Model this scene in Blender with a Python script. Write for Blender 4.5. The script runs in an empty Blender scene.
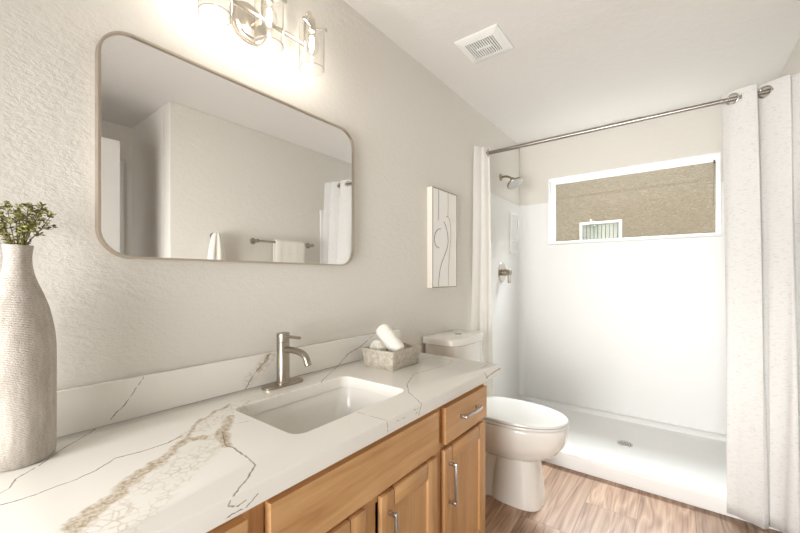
import bpy, bmesh, math, random
from mathutils import Vector, Matrix, Euler
random.seed(7)
S = bpy.context.scene
COL = S.collection
PI = math.pi

# ------------------------------------------------------------------ camera, world, lights, exposure
cam_data = bpy.data.cameras.new('camera')
cam_data.sensor_width = 36.0
cam_data.lens = 364.3149 / 800 * 36.0
cam_data.shift_y = (277.4 - 266.5) / 800
cam_data.clip_start = 0.02
cam = bpy.data.objects.new('camera', cam_data)
cam.location = (1.1635, 0.0, 1.166)
cam.rotation_euler = (PI / 2, 0, 0.6546)
COL.objects.link(cam)
S.camera = cam

world = bpy.data.worlds.new('sky')
S.world = world
world.use_nodes = True
wb = world.node_tree.nodes['Background']
wb.inputs['Color'].default_value = (0.86, 0.93, 1.0, 1)
wb.inputs['Strength'].default_value = 2.1

S.view_settings.view_transform = 'Standard'
S.view_settings.look = 'None'
S.view_settings.gamma = 1
S.view_settings.use_curve_mapping = False
S.view_settings.exposure = 0.22
S.cycles.use_denoising = True
S.cycles.sample_clamp_indirect = 6.0
S.cycles.max_bounces = 12
S.cycles.transparent_max_bounces = 16


def area(name, loc, rot, sx, sy, power, color):
    d = bpy.data.lights.new(name, 'AREA')
    d.shape = 'RECTANGLE'
    d.size, d.size_y, d.energy, d.color = sx, sy, power, color
    o = bpy.data.objects.new(name, d)
    o.location, o.rotation_euler = loc, rot
    COL.objects.link(o)
    return o


# daylight falling through the high shower window (source stands outside, above the opening)
wl = area('window_daylight', (0.82, 4.40, 3.55), (math.radians(-32), 0, 0), 1.7, 1.5, 210, (0.93, 0.965, 1.0))
wl.data.spread = math.radians(84)
# added fill light behind the camera, standing in for daylight from that room
dl = area('rear_fill', (0.74, -1.2, 0.98), (math.radians(95), 0, math.radians(-4)), 1.3, 1.45, 35, (1.0, 0.992, 0.985))
dl.data.spread = math.radians(92)
BULB_STRENGTH = 190.0


# ------------------------------------------------------------------ object helpers
def chain_offset(p):
    v = Vector((0, 0, 0))
    while p is not None:
        v += Vector(p.location)
        p = p.parent
    return v


def thing(name, label, cat, loc=(0, 0, 0), group=None):
    o = bpy.data.objects.new(name, None)
    o.empty_display_size = 0.05
    COL.objects.link(o)
    o.location = loc
    o['label'] = label
    o['category'] = cat
    if group:
        o['group'] = group
    return o


def obj(name, bm, mats, parent=None, label=None, cat=None, group=None, kind=None, smooth=35, mods=None):
    """bm is in world coordinates; it is moved into the parent's frame"""
    bmesh.ops.recalc_face_normals(bm, faces=bm.faces)
    me = bpy.data.meshes.new(name)
    if parent is not None:
        off = chain_offset(parent)
        bmesh.ops.translate(bm, verts=bm.verts, vec=-off)
        loc = (0, 0, 0)
    else:
        xs = [v.co.x for v in bm.verts]; ys = [v.co.y for v in bm.verts]; zs = [v.co.z for v in bm.verts]
        loc = Vector(((min(xs) + max(xs)) / 2, (min(ys) + max(ys)) / 2, min(zs)))
        bmesh.ops.translate(bm, verts=bm.verts, vec=-loc)
    bm.to_mesh(me)
    bm.free()
    for m in (mats if isinstance(mats, (list, tuple)) else [mats]):
        me.materials.append(m)
    if smooth:
        me.polygons.foreach_set('use_smooth', [True] * len(me.polygons))
        me.set_sharp_from_angle(angle=math.radians(smooth))
    o = bpy.data.objects.new(name, me)
    COL.objects.link(o)
    o.location = loc
    if parent is not None:
        o.parent = parent
    if label:
        o['label'] = label
    if cat:
        o['category'] = cat
    if group:
        o['group'] = group
    if kind:
        o['kind'] = kind
    for m in (mods or []):
        md = o.modifiers.new(m[0], m[0])
        for k, v in m[1].items():
            setattr(md, k, v)
    return o


def struct(name, bm, mats, **k):
    return obj(name, bm, mats, kind='structure', **k)


# ------------------------------------------------------------------ mesh helpers (all add to a bmesh)
def NB():
    return bmesh.new()


def box(bm, lo, hi, bevel=0.0, seg=2, mi=0):
    lo, hi = [min(a, b) for a, b in zip(lo, hi)], [max(a, b) for a, b in zip(lo, hi)]
    vs = [bm.verts.new((x, y, z)) for x in (lo[0], hi[0]) for y in (lo[1], hi[1]) for z in (lo[2], hi[2])]
    idx = [(0, 1, 3, 2), (4, 6, 7, 5), (0, 4, 5, 1), (2, 3, 7, 6), (0, 2, 6, 4), (1, 5, 7, 3)]
    fs = [bm.faces.new([vs[i] for i in f]) for f in idx]
    for f in fs:
        f.material_index = mi
    if bevel > 0:
        es = list({e for f in fs for e in f.edges})
        r = bmesh.ops.bevel(bm, geom=es, offset=bevel, segments=seg, profile=0.5, affect='EDGES', clamp_overlap=True)
        for f in r['faces']:
            f.material_index = mi
    return vs


def loft(bm, rings, closed=True, cap0=True, cap1=True, mi=0, wrap=False):
    R = [[bm.verts.new(p) for p in ring] for ring in rings]
    n = len(R[0])
    pairs = list(zip(R[:-1], R[1:]))
    if wrap:
        pairs.append((R[-1], R[0]))
    for a, b in pairs:
        for i in range(n if closed else n - 1):
            j = (i + 1) % n
            f = bm.faces.new((a[i], a[j], b[j], b[i]))
            f.material_index = mi
    if closed and not wrap:
        if cap0:
            bm.faces.new(list(reversed(R[0]))).material_index = mi
        if cap1:
            bm.faces.new(R[-1]).material_index = mi
    return R


def basis(d):
    d = Vector(d).normalized()
    u = d.cross(Vector((0, 0, 1)))
    if u.length < 1e-4:
        u = Vector((1, 0, 0))
    u.normalize()
    return d, u, d.cross(u).normalized()


def lathe(bm, o, axis, prof, n=32, mi=0, cap0=True, cap1=True):
    """prof = [(radius, height along axis)]"""
    o = Vector(o)
    d, u, w = basis(axis)
    rings = []
    for r, h in prof:
        r = max(r, 1e-5)
        rings.append([o + d * h + (u * math.cos(2 * PI * i / n) + w * math.sin(2 * PI * i / n)) * r for i in range(n)])
    return loft(bm, rings, cap0=cap0, cap1=cap1, mi=mi)


def cyl(bm, a, b, r, n=24, bev=0.0, mi=0):
    a, b = Vector(a), Vector(b)
    L = (b - a).length
    if bev:
        prof = [(r - bev, 0), (r - bev * 0.3, bev * 0.3), (r, bev), (r, L - bev), (r - bev * 0.3, L - bev * 0.3), (r - bev, L)]
    else:
        prof = [(r, 0), (r, L)]
    lathe(bm, a, b - a, prof, n, mi)


def tube(bm, pts, r, n=12, mi=0, closed=False, rx=None):
    """tube along a polyline; r a number or a list; parallel transport frames"""
    pts = [Vector(p) for p in pts]
    m = len(pts)
    rr = r if isinstance(r, (list, tuple)) else [r] * m
    tang = []
    for i in range(m):
        if closed:
            t = pts[(i + 1) % m] - pts[i - 1]
        else:
            t = pts[min(i + 1, m - 1)] - pts[max(i - 1, 0)]
        tang.append(t.normalized())
    d, u, w = basis(tang[0])
    rings = []
    for i in range(m):
        if i:
            q = tang[i - 1].rotation_difference(tang[i])
            u = q @ u
        w = tang[i].cross(u).normalized()
        rings.append([pts[i] + (u * math.cos(2 * PI * k / n) + w * math.sin(2 * PI * k / n) * (rx or 1)) * rr[i] for k in range(n)])
    loft(bm, rings, wrap=closed, mi=mi)


def smooth_path(ctrl, sub=8):
    """Catmull-Rom through the control points"""
    P = [Vector(p) for p in ctrl]
    P = [P[0] * 2 - P[1]] + P + [P[-1] * 2 - P[-2]]
    out = []
    for i in range(1, len(P) - 2):
        for k in range(sub):
            t = k / sub
            a, b, c, d = P[i - 1], P[i], P[i + 1], P[i + 2]
            out.append(0.5 * ((2 * b) + (c - a) * t + (2 * a - 5 * b + 4 * c - d) * t * t + (3 * b - a - 3 * c + d) * t ** 3))
    out.append(P[-2])
    return out


def rrect(cx, cy, hx, hy, r, n=6):
    pts = []
    for sx, sy, a0 in ((1, 1, 0), (-1, 1, 90), (-1, -1, 180), (1, -1, 270)):
        for k in range(n + 1):
            a = math.radians(a0 + 90 * k / n)
            pts.append((cx + sx * (hx - r) + r * math.cos(a), cy + sy * (hy - r) + r * math.sin(a)))
    return pts


def prism(bm, poly, axis, lo, hi, mi=0):
    """extrude a 2-D polygon; axis 'x': poly is (y,z); 'y': (x,z); 'z': (x,y)"""
    def P(p, t):
        return {'x': (t, p[0], p[1]), 'y': (p[0], t, p[1]), 'z': (p[0], p[1], t)}[axis]
    loft(bm, [[P(p, lo) for p in poly], [P(p, hi) for p in poly]], mi=mi)


def ring_plate(bm, outer, inner, axis, lo, hi, mi=0):
    """a plate with a hole; outer and inner are point lists of equal length in the same turning sense"""
    def P(p, t):
        return {'x': (t, p[0], p[1]), 'y': (p[0], t, p[1]), 'z': (p[0], p[1], t)}[axis]
    loft(bm, [[P(p, lo) for p in outer], [P(p, hi) for p in outer], [P(p, hi) for p in inner], [P(p, lo) for p in inner]],
         wrap=True, mi=mi)


def xform(bm, verts, M):
    bmesh.ops.transform(bm, matrix=M, verts=verts)


# ------------------------------------------------------------------ materials
class Mat:
    def __init__(self, name, color=(0.8, 0.8, 0.8), rough=0.5, metal=0.0, **kw):
        self.m = bpy.data.materials.new(name)
        self.m.use_nodes = True
        self.t = self.m.node_tree
        self.b = self.t.nodes['Principled BSDF']
        self.out = self.t.nodes['Material Output']
        self.b.inputs['Base Color'].default_value = (*color, 1)
        self.b.inputs['Roughness'].default_value = rough
        self.b.inputs['Metallic'].default_value = metal
        for k, v in kw.items():
            self.b.inputs[k.replace('_', ' ')].default_value = v

    def n(self, typ, ins=None, **props):
        nd = self.t.nodes.new('ShaderNode' + typ)
        for k, v in props.items():
            setattr(nd, k, v)
        for k, v in (ins or {}).items():
            if hasattr(v, 'is_linked'):
                self.t.links.new(v, nd.inputs[k])
            else:
                nd.inputs[k].default_value = v
        return nd

    def math(self, op, a, b=0.0, c=0.0):
        return self.n('Math', {0: a, 1: b, 2: c}, operation=op).outputs[0]

    def ramp(self, fac, stops, interp='LINEAR'):
        nd = self.n('ValToRGB', {0: fac})
        cr = nd.color_ramp
        cr.interpolation = interp
        while len(cr.elements) < len(stops):
            cr.elements.new(0.5)
        for e, (p, c) in zip(cr.elements, stops):
            e.position = p
            e.color = (*c, 1) if len(c) == 3 else c
        return nd.outputs[0]

    def coords(self, scale=(1, 1, 1), kind='Object', rot=(0, 0, 0)):
        tc = self.n('TexCoord')
        mp = self.n('Mapping', {'Vector': tc.outputs[kind]})
        mp.inputs['Scale'].default_value = scale
        mp.inputs['Rotation'].default_value = rot
        return mp.outputs[0]

    def world(self):
        return self.n('NewGeometry').outputs['Position']

    def noise(self, vec, scale, detail=2.0, rough=0.5, dist=0.0, out=0):
        return self.n('TexNoise', {'Vector': vec, 'Scale': scale, 'Detail': detail, 'Roughness': rough, 'Distortion': dist}).outputs[out]

    def mixc(self, fac, a, b, mode='MIX'):
        nd = self.n('Mix', data_type='RGBA', blend_type=mode)
        for i, v in ((0, fac), (6, a), (7, b)):
            if hasattr(v, 'is_linked'):
                self.t.links.new(v, nd.inputs[i])
            else:
                nd.inputs[i].default_value = (*v, 1) if isinstance(v, tuple) and len(v) == 3 else v
        return nd.outputs[2]

    def set(self, name, sock):
        self.t.links.new(sock, self.b.inputs[name])

    def bump(self, height, strength=0.3, dist=0.01):
        nd = self.n('Bump', {'Height': height, 'Strength': strength, 'Distance': dist})
        self.set('Normal', nd.outputs[0])


def srgb(r, g, b):
    f = lambda c: (c / 12.92 if c <= 0.04045 else ((c + 0.055) / 1.055) ** 2.4)
    return tuple(f(v / 255) for v in (r, g, b))


def wall_mat(name, col, scale=170, strength=0.24):
    M = Mat(name, col, 0.7)
    w = M.n('Mapping', {'Vector': M.world(), 'Scale': (0.6, 0.6, 1.0)}).outputs[0]
    n1 = M.noise(w, scale, 3.0, 0.55, 0.6)
    n2 = M.noise(w, scale * 0.32, 2.0, 0.5, 0.3)
    h = M.math('ADD', M.math('MULTIPLY', n1, 0.7), n2)
    M.bump(h, strength, 0.008)
    return M.m


MW = wall_mat('painted_drywall', srgb(226, 222, 214))
MC = wall_mat('painted_ceiling', srgb(226, 222, 217), 90, 0.2)
MWHITE = Mat('white_trim_paint', srgb(238, 237, 233), 0.35).m
MACR = Mat('white_acrylic', srgb(241, 241, 239), 0.42).m
MPORC = Mat('white_porcelain', srgb(238, 235, 228), 0.12, Coat_Weight=0.3).m
MBASIN = Mat('sink_porcelain', srgb(236, 233, 226), 0.16).m
MSEAT = Mat('white_plastic', srgb(232, 231, 227), 0.2).m
MVINYL = Mat('white_window_vinyl', srgb(244, 245, 245), 0.3).m
MCHROME = Mat('polished_nickel', srgb(205, 200, 192), 0.14, 1.0).m
MDARK = Mat('dark_gap', srgb(70, 66, 60), 0.8).m


def brushed(name, col, rough):
    M = Mat(name, col, rough, 1.0)
    n = M.noise(M.coords((400, 400, 8)), 1.0, 2.0)
    M.set('Roughness', M.math('MULTIPLY_ADD', n, 0.12, rough - 0.06))
    return M.m


MNICKEL = brushed('brushed_nickel', srgb(164, 155, 142), 0.34)
MSATIN = brushed('satin_nickel', srgb(205, 198, 186), 0.30)
MPULL = brushed('satin_nickel_pull', srgb(196, 194, 190), 0.28)
MFRAME = brushed('champagne_nickel', srgb(200, 190, 176), 0.34)
MROD = brushed('rod_nickel', srgb(150, 144, 137), 0.28)

M_ = Mat('mirror_silver', (0.86, 0.86, 0.85), 0.012, 1.0)
MMIRROR = M_.m


def thin_glass(name, tint=(1, 1, 1), gloss=1.0, ior=1.45):
    M = Mat(name)
    t = M.t
    tr = M.n('BsdfTransparent', {'Color': (*tint, 1)})
    gl = M.n('BsdfGlossy', {'Roughness': 0.0})
    lw = M.n('LayerWeight', {'Blend': 0.5}).outputs['Facing']
    k = M.math('MULTIPLY_ADD', M.math('POWER', lw, 4.0), 0.45 * gloss, 0.045 * gloss)
    mx = M.n('MixShader', {0: k, 1: tr.outputs[0], 2: gl.outputs[0]})
    t.links.new(mx.outputs[0], M.out.inputs['Surface'])
    return M.m


MGLASS = thin_glass('window_glass', (0.97, 0.98, 0.97), 1.0)
MSHADE = thin_glass('clear_shade_glass', (0.96, 0.955, 0.945), 2.0)

MBULBG = thin_glass('bulb_glass', (0.98, 0.975, 0.965), 2.2)
MRIM = Mat('shade_glass_rim', srgb(222, 218, 210), 0.1, 0.0, Transmission_Weight=0.5).m
M_ = Mat('bulb_glow', (1, 0.95, 0.85), 0.3)
M_.b.inputs['Emission Color'].default_value = (1.0, 0.945, 0.86, 1)
M_.b.inputs['Emission Strength'].default_value = BULB_STRENGTH
MBULB = M_.m


def wood_mat(name, axis, base=(0.0, 0.0, 0.0)):
    """honey maple with the grain along the given axis"""
    M = Mat(name, rough=0.38)
    sc = {'y': (30, 2.2, 30), 'z': (30, 30, 2.2), 'x': (2.2, 30, 30)}[axis]
    w = M.n('Mapping', {'Vector': M.world(), 'Scale': sc}).outputs[0]
    oi = M.n('ObjectInfo').outputs['Random']
    off = M.n('VectorMath', {0: w, 1: M.n('CombineXYZ', {0: M.math('MULTIPLY', oi, 37.0), 1: M.math('MULTIPLY', oi, 11.0), 2: M.math('MULTIPLY', oi, 23.0)}).outputs[0]}, operation='ADD').outputs[0]
    n1 = M.noise(off, 1.0, 4.0, 0.6, 0.8)
    n2 = M.noise(off, 4.5, 3.0, 0.6, 0.2)
    big = M.noise(M.world(), 7.0, 2.0)
    v = M.math('ADD', M.math('MULTIPLY', n1, 0.62), M.math('ADD', M.math('MULTIPLY', n2, 0.2), M.math('MULTIPLY', big, 0.22)))
    c = M.ramp(v, [(0.30, srgb(180, 130, 82)), (0.46, srgb(204, 157, 106)), (0.60, srgb(216, 172, 121)), (0.78, srgb(226, 187, 138))])
    c = M.mixc(M.math('MULTIPLY', oi, 0.18), c, srgb(178, 122, 72))
    M.set('Base Color', c)
    M.bump(n2, 0.05, 0.002)
    return M.m


MWOODV = wood_mat('maple_vertical_grain', 'z')
MWOODH = wood_mat('maple_horizontal_grain', 'y')


def floor_mat():
    M = Mat('vinyl_plank_floor', rough=0.42)
    p = M.n('SeparateXYZ', {0: M.world()})
    x, y = p.outputs[0], p.outputs[1]
    W, L = 0.225, 1.22
    cx = M.math('DIVIDE', M.math('ADD', x, 10 * W - 0.10), W)
    ci = M.math('FLOOR', cx)
    fx = M.math('FRACT', cx)
    cy = M.math('DIVIDE', M.math('ADD', y, M.math('MULTIPLY', ci, -0.305)), L)
    cy = M.math('ADD', cy, 20.0 + (13 * 0.305 - 2.085) / L)
    ri = M.math('FLOOR', cy)
    fy = M.math('FRACT', cy)
    idv = M.n('CombineXYZ', {0: ci, 1: ri, 2: 0.0}).outputs[0]
    rnd = M.n('TexWhiteNoise', {'Vector': idv}, noise_dimensions='3D')
    rv, rc = rnd.outputs[0], rnd.outputs[1]
    base = M.n('CombineXYZ', {0: M.math('MULTIPLY', x, 11.0), 1: M.math('MULTIPLY', y, 1.25), 2: 0.0}).outputs[0]
    off = M.n('VectorMath', {0: base, 1: M.n('VectorMath', {0: rc, 3: 19.0}, operation='SCALE').outputs[0]}, operation='ADD').outputs[0]
    g1 = M.noise(off, 0.9, 2.0, 0.45, 0.5)
    rings = M.math('FRACT', M.math('MULTIPLY', g1, 8.0))
    rings = M.math('ABSOLUTE', M.math('SUBTRACT', rings, 0.5))
    fine = M.noise(M.n('VectorMath', {0: off, 1: (11.0, 2.2, 1.0)}, operation='MULTIPLY').outputs[0], 1.0, 3.0, 0.6)
    v = M.math('ADD', M.math('MULTIPLY', rings, 0.55), M.math('ADD', M.math('MULTIPLY_ADD', fine, 0.75, -0.125), M.math('MULTIPLY', g1, 0.25)))
    c = M.ramp(v, [(0.22, srgb(110, 82, 62)), (0.42, srgb(142, 112, 90)), (0.60, srgb(162, 134, 112)), (0.85, srgb(184, 160, 138))])
    tint = M.ramp(rv, [(0.0, (0.66, 0.63, 0.60)), (0.35, (0.86, 0.83, 0.80)), (0.7, (1.06, 1.03, 1.0)), (1.0, (1.38, 1.36, 1.34))])
    c = M.mixc(1.0, c, tint, 'MULTIPLY')
    ex = M.math('MINIMUM', fx, M.math('SUBTRACT', 1.0, fx))
    ey = M.math('MULTIPLY', M.math('MINIMUM', fy, M.math('SUBTRACT', 1.0, fy)), L / W)
    e = M.math('MINIMUM', ex, ey)
    seam = M.math('LESS_THAN', e, 0.009)
    c = M.mixc(M.math('MULTIPLY', seam, 0.55), c, srgb(96, 74, 58))
    M.set('Base Color', c)
    M.bump(M.math('ADD', M.math('MULTIPLY', fine, 0.25), M.math('MULTIPLY', seam, -1.0)), 0.12, 0.002)
    return M.m


MFLOOR = floor_mat()

# --- quartz: white slab with grey-brown hairline veins, one gold band and a crackled zone (3-D polylines on slab faces)
ZT, XF, XB = 0.794, 0.560, 0.020
F_, Y0_, CA_, SA_ = 364.3149, 277.4, math.cos(0.6546), math.sin(0.6546)


def surf_pt(u, v, face):
    """where a traced point of a vein lies on the slab: 't' top, 'f' front edge, 'b' backsplash face"""
    r, z = (u - 400) / F_, (Y0_ - v) / F_
    d = (r * CA_ - SA_, r * SA_ + CA_, z)
    o = (1.1635, 0.0, 1.166)
    i, val = {'t': (2, ZT), 'f': (0, XF), 'b': (0, XB)}[face]
    t = (val - o[i]) / d[i]
    return tuple(o[k] + t * d[k] for k in range(3))


VEINS = [  # (face, half width in metres, traced polyline)
    ('b', 0.0011, [(143.8, 376.2), (128.6, 399.8), (110, 420)]),
    ('t', 0.0013, [(110, 420), (81.5, 437.8), (56.2, 453), (39.9, 465), (14.5, 479.5), (9, 488.5), (-12, 500)]),
    ('t', 0.0016, [(-10, 508), (21.7, 499.4), (48.9, 489.3), (76, 479.5), (96, 470.4), (116, 457.8), (141.3, 451.6), (166.7, 443.3), (181, 436)]),
    ('t', 0.0016, [(222, 432), (226, 446), (233.8, 448), (248.8, 458), (255, 465), (246.9, 480), (235.6, 493), (232, 499)]),
    ('f', 0.0012, [(231, 500), (229, 505), (238, 506), (246, 500)]),
    ('f', 0.0010, [(226, 519), (232, 514), (244, 509), (258, 494)]),
    ('b', 0.0014, [(373.4, 335.4), (360, 347), (348, 354), (338, 365.8)]),
    ('t', 0.0013, [(338, 365.8), (331, 372.6), (322, 380.5), (319, 388)]),
    ('t', 0.0013, [(420, 360), (429, 357.6), (441, 358), (452.7, 360.7), (449.4, 364), (432.5, 369), (414, 374), (407, 384.4), (408.9, 392.8), (417.3, 399.6), (421.7, 404)]),
    ('f', 0.0012, [(421.5, 404), (419, 415)]),
    ('f', 0.0009, [(414, 410), (420, 408), (416, 414)]),
    ('t', 0.0010, [(352, 410.5), (371.7, 416.4), (387, 420.2)]),
    ('f', 0.0012, [(387, 420.5), (388, 432)]),
    ('f', 0.0009, [(397, 421), (405, 417.5)]),
    ('t', 0.0008, [(359, 379), (376, 385), (404, 392)]),
    ('b', 0.0012, [(272, 351), (262, 365), (253, 376), (245, 389)]),
    ('t', 0.0009, [(232, 413), (250, 400.5), (270.5, 396), (297.5, 390)]),
    ('t', 0.0009, [(217, 430), (232, 424), (250, 421)]),
    ('f', 0.0022, [(486, 378), (494, 372), (501, 368)]),
    ('f', 0.0015, [(484, 371), (488, 379)]),
    ('t', 0.0016, [(481, 368), (490, 364), (500, 364)]),
]
GOLD = [
    ('t', 0.016, [(60, 545), (76, 524), (98, 507), (119, 493), (139, 475), (158, 463)]),
    ('t', 0.011, [(158, 463), (175, 448), (188, 439), (204, 437)]),
    ('t', 0.013, [(231, 417), (223, 431), (226, 445)]),
    ('b', 0.007, [(268, 356), (258, 371)]),
    ('t', 0.006, [(188, 436), (200, 420), (230, 404)]),
]
CRACK = [
    ('t', 0.055, [(110, 530), (150, 495), (190, 462), (212, 440)]),
    ('t', 0.035, [(190, 436), (215, 418), (245, 402), (275, 393)]),
    ('b', 0.030, [(270, 356), (250, 380)]),
]


def quartz_mat():
    M = Mat('white_quartz_with_veins', rough=0.16)
    P = M.world()

    def wobble(amount, scale, detail=3.0):
        nz = M.noise(P, scale, detail, 0.6, out=1)
        c = M.n('VectorMath', {0: nz, 1: (0.5, 0.5, 0.5)}, operation='SUBTRACT').outputs[0]
        s = M.n('VectorMath', {0: c, 3: amount}, operation='SCALE').outputs[0]
        return M.n('VectorMath', {0: P, 1: s}, operation='ADD').outputs[0]

    def field(lines, Pv, prev=None):
        if prev is not None:
            prev = M.math('ADD', M.math('MINIMUM', prev, 0.0), 1000.0)
        for face, w, tr in lines:
            pts = [Vector(surf_pt(u, v, face)) for u, v in tr]
            for a, b in zip(pts[:-1], pts[1:]):
                ba = b - a
                Pk = Pv
                if prev is not None:      # min(prev, 0) is 0: evaluates the segments one after another, which keeps the shader small
                    Pk = M.n('VectorMath', {0: Pv, 1: M.math('MINIMUM', prev, 0.0)}, operation='ADD').outputs[0]
                sub = M.n('VectorMath', {0: Pk, 1: tuple(a)}, operation='SUBTRACT').outputs[0]
                dot = M.n('VectorMath', {0: sub, 1: tuple(ba / max(ba.length_squared, 1e-9))}, operation='DOT_PRODUCT').outputs['Value']
                h = M.n('Math', {0: dot, 1: 0.0}, operation='ADD', use_clamp=True).outputs[0]
                sc = M.n('VectorMath', {0: tuple(ba), 3: h}, operation='SCALE').outputs[0]
                ds = M.n('VectorMath', {0: sub, 1: sc}, operation='DISTANCE').outputs['Value']
                mw = M.math('MULTIPLY', ds, 1.0 / w)
                prev = mw if prev is None else M.math('MINIMUM', mw, prev)
        return prev

    def sstep(v, lo, hi, a=1.0, b=0.0):
        return M.n('MapRange', {0: v, 1: lo, 2: hi, 3: a, 4: b}, interpolation_type='SMOOTHSTEP').outputs[0]
    vein_d = field(VEINS, wobble(0.010, 38))
    vein = sstep(vein_d, 0.7, 1.6)
    fade = sstep(M.noise(P, 26, 2.0), 0.3, 0.55, 0.7, 1.0)
    vein = M.math('MULTIPLY', vein, fade)
    gold_d = field(GOLD, wobble(0.040, 30, 4.0), vein_d)
    gold = sstep(gold_d, 0.6, 1.45)
    core = sstep(M.noise(P, 130, 4.0, 0.65), 0.34, 0.60, 0.38, 0.95)
    crack_d = field(CRACK, P, gold_d)
    cmask = sstep(crack_d, 0.45, 1.0)
    vor = M.n('TexVoronoi', {'Vector': wobble(0.014, 50), 'Scale': 62.0}, feature='DISTANCE_TO_EDGE').outputs[0]
    cr = M.math('MULTIPLY', sstep(vor, 0.01, 0.14), cmask)
    cr = M.math('MULTIPLY', cr, sstep(M.noise(P, 24, 2.0), 0.62, 0.34))
    c = M.mixc(M.math('MULTIPLY', cmask, 0.10), srgb(240, 237, 230), srgb(214, 206, 190))
    c = M.mixc(M.math('MULTIPLY', cr, 0.50), c, srgb(188, 172, 146))
    gcol = M.ramp(M.noise(P, 90, 4.0, 0.7), [(0.3, srgb(156, 136, 106)), (0.5, srgb(184, 165, 134)), (0.7, srgb(216, 206, 188))])
    c = M.mixc(M.math('MULTIPLY', gold, core), c, gcol)
    c = M.mixc(M.math('MULTIPLY', vein, 0.85), c, srgb(124, 112, 92))
    M.set('Base Color', c)
    return M.m


MQUARTZ = quartz_mat()


def fabric(name, col, weave=900, dash=False, bump=0.25, trans=0.0, dark=None):
    M = Mat(name, col, 0.9, Sheen_Weight=0.2)
    w = M.world()
    if dash:
        s = M.noise(M.n('Mapping', {'Vector': w, 'Scale': (55, 55, 260)}).outputs[0], 1.0, 2.0, 0.6)
        fine = M.noise(w, weave, 1.0)
        k = M.n('MapRange', {0: s, 1: 0.56, 2: 0.70, 3: 0.0, 4: 1.0}).outputs[0]
        c = M.mixc(M.math('MULTIPLY', k, 0.65), col, dark)
        c = M.mixc(M.math('MULTIPLY', fine, 0.10), c, dark)
        M.set('Base Color', c)
        M.bump(M.math('ADD', M.math('MULTIPLY', k, -0.6), M.math('MULTIPLY', fine, 0.3)), bump, 0.003)
    else:
        fine = M.noise(w, weave, 2.0)
        M.bump(fine, bump, 0.004)
    if trans:
        tl = M.n('BsdfTranslucent', {'Color': (*col, 1)})
        mx = M.n('MixShader', {0: trans, 1: M.b.outputs[0], 2: tl.outputs[0]})
        M.t.links.new(mx.outputs[0], M.out.inputs['Surface'])
    return M.m


MCURT = fabric('slub_linen_curtain', srgb(243, 242, 240), 700, True, 0.4, 0.36, srgb(200, 194, 187))
MCURTL = fabric('plain_sheer_curtain', srgb(247, 245, 240), 700, False, 0.1, 0.36)
MTOWEL = fabric('white_terry', srgb(244, 240, 230), 420, False, 0.8)

M_ = Mat('woven_texture_ceramic', rough=0.8)
wv = M_.coords((1, 1, 1))
a_ = M_.noise(M_.n('Mapping', {'Vector': M_.world(), 'Scale': (320, 320, 1100)}).outputs[0], 1.0, 2.0)
b_ = M_.noise(M_.n('Mapping', {'Vector': M_.world(), 'Scale': (90, 90, 14)}).outputs[0], 1.0, 3.0, 0.6)
wave = M_.n('TexWave', {'Vector': M_.world(), 'Scale': 95.0, 'Distortion': 2.0, 'Detail': 2.0, 'Detail Scale': 3.0}, bands_direction='Z').outputs[1]
v_ = M_.math('ADD', M_.math('MULTIPLY', a_, 0.5), M_.math('ADD', M_.math('MULTIPLY', b_, 0.45), M_.math('MULTIPLY', wave, 0.12)))
M_.set('Base Color', M_.ramp(v_, [(0.34, srgb(156, 146, 135)), (0.52, srgb(186, 177, 167)), (0.70, srgb(212, 205, 196))]))
M_.bump(M_.math('ADD', a_, M_.math('MULTIPLY', wave, 0.4)), 0.5, 0.004)
MVASE = M_.m

M_ = Mat('rough_concrete', rough=0.9)
n1 = M_.noise(M_.world(), 60, 5.0, 0.65)
pit = M_.n('MapRange', {0: M_.noise(M_.world(), 150, 3.0), 1: 0.60, 2: 0.70}).outputs[0]
c_ = M_.ramp(n1, [(0.3, srgb(164, 154, 138)), (0.5, srgb(188, 179, 164)), (0.7, srgb(206, 199, 186))])
M_.set('Base Color', M_.mixc(M_.math('MULTIPLY', pit, 0.45), c_, srgb(112, 98, 78)))
M_.bump(M_.math('SUBTRACT', n1, pit), 0.5, 0.006)
MCONC = M_.m

M_ = Mat('tan_stucco', rough=0.95)
n1 = M_.noise(M_.coords((30, 30, 52)), 1.0, 4.0, 0.65, 1.6)
M_.set('Base Color', M_.ramp(n1, [(0.3, srgb(150, 134, 112)), (0.5, srgb(172, 155, 131)), (0.72, srgb(190, 175, 153))]))
M_.bump(n1, 1.0, 0.05)
MSTUC = M_.m
M_ = Mat('leaf_green', rough=0.5)
oi = M_.noise(M_.world(), 90, 2.0)
M_.set('Base Color', M_.ramp(oi, [(0.32, srgb(92, 94, 46)), (0.5, srgb(134, 132, 72)), (0.7, srgb(178, 174, 110))]))
MLEAF = M_.m
MSTEM = Mat('stem_brown', srgb(112, 100, 64), 0.7).m
MCANVAS = fabric('art_canvas', srgb(248, 246, 242), 900, False, 0.2)
MARTEDGE = Mat('art_frame_cream', srgb(222, 215, 203), 0.6).m
MARTDARK = Mat('art_frame_dark_lip', srgb(120, 104, 88), 0.5).m
MLINEG = Mat('art_line_grey', srgb(120, 110, 100), 0.7).m
MLINEB = Mat('art_line_tan', srgb(178, 150, 112), 0.7).m
MBLIND = Mat('vertical_blind_vinyl', srgb(178, 178, 162), 0.6).m
MGRAVEL = Mat('side_yard_ground', srgb(150, 132, 110), 0.95).m
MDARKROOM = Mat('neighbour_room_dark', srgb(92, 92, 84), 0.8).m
MDRAIN = brushed('drain_nickel', srgb(206, 202, 196), 0.4)
MGROM = brushed('grommet_nickel', srgb(196, 188, 180), 0.3)

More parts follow.
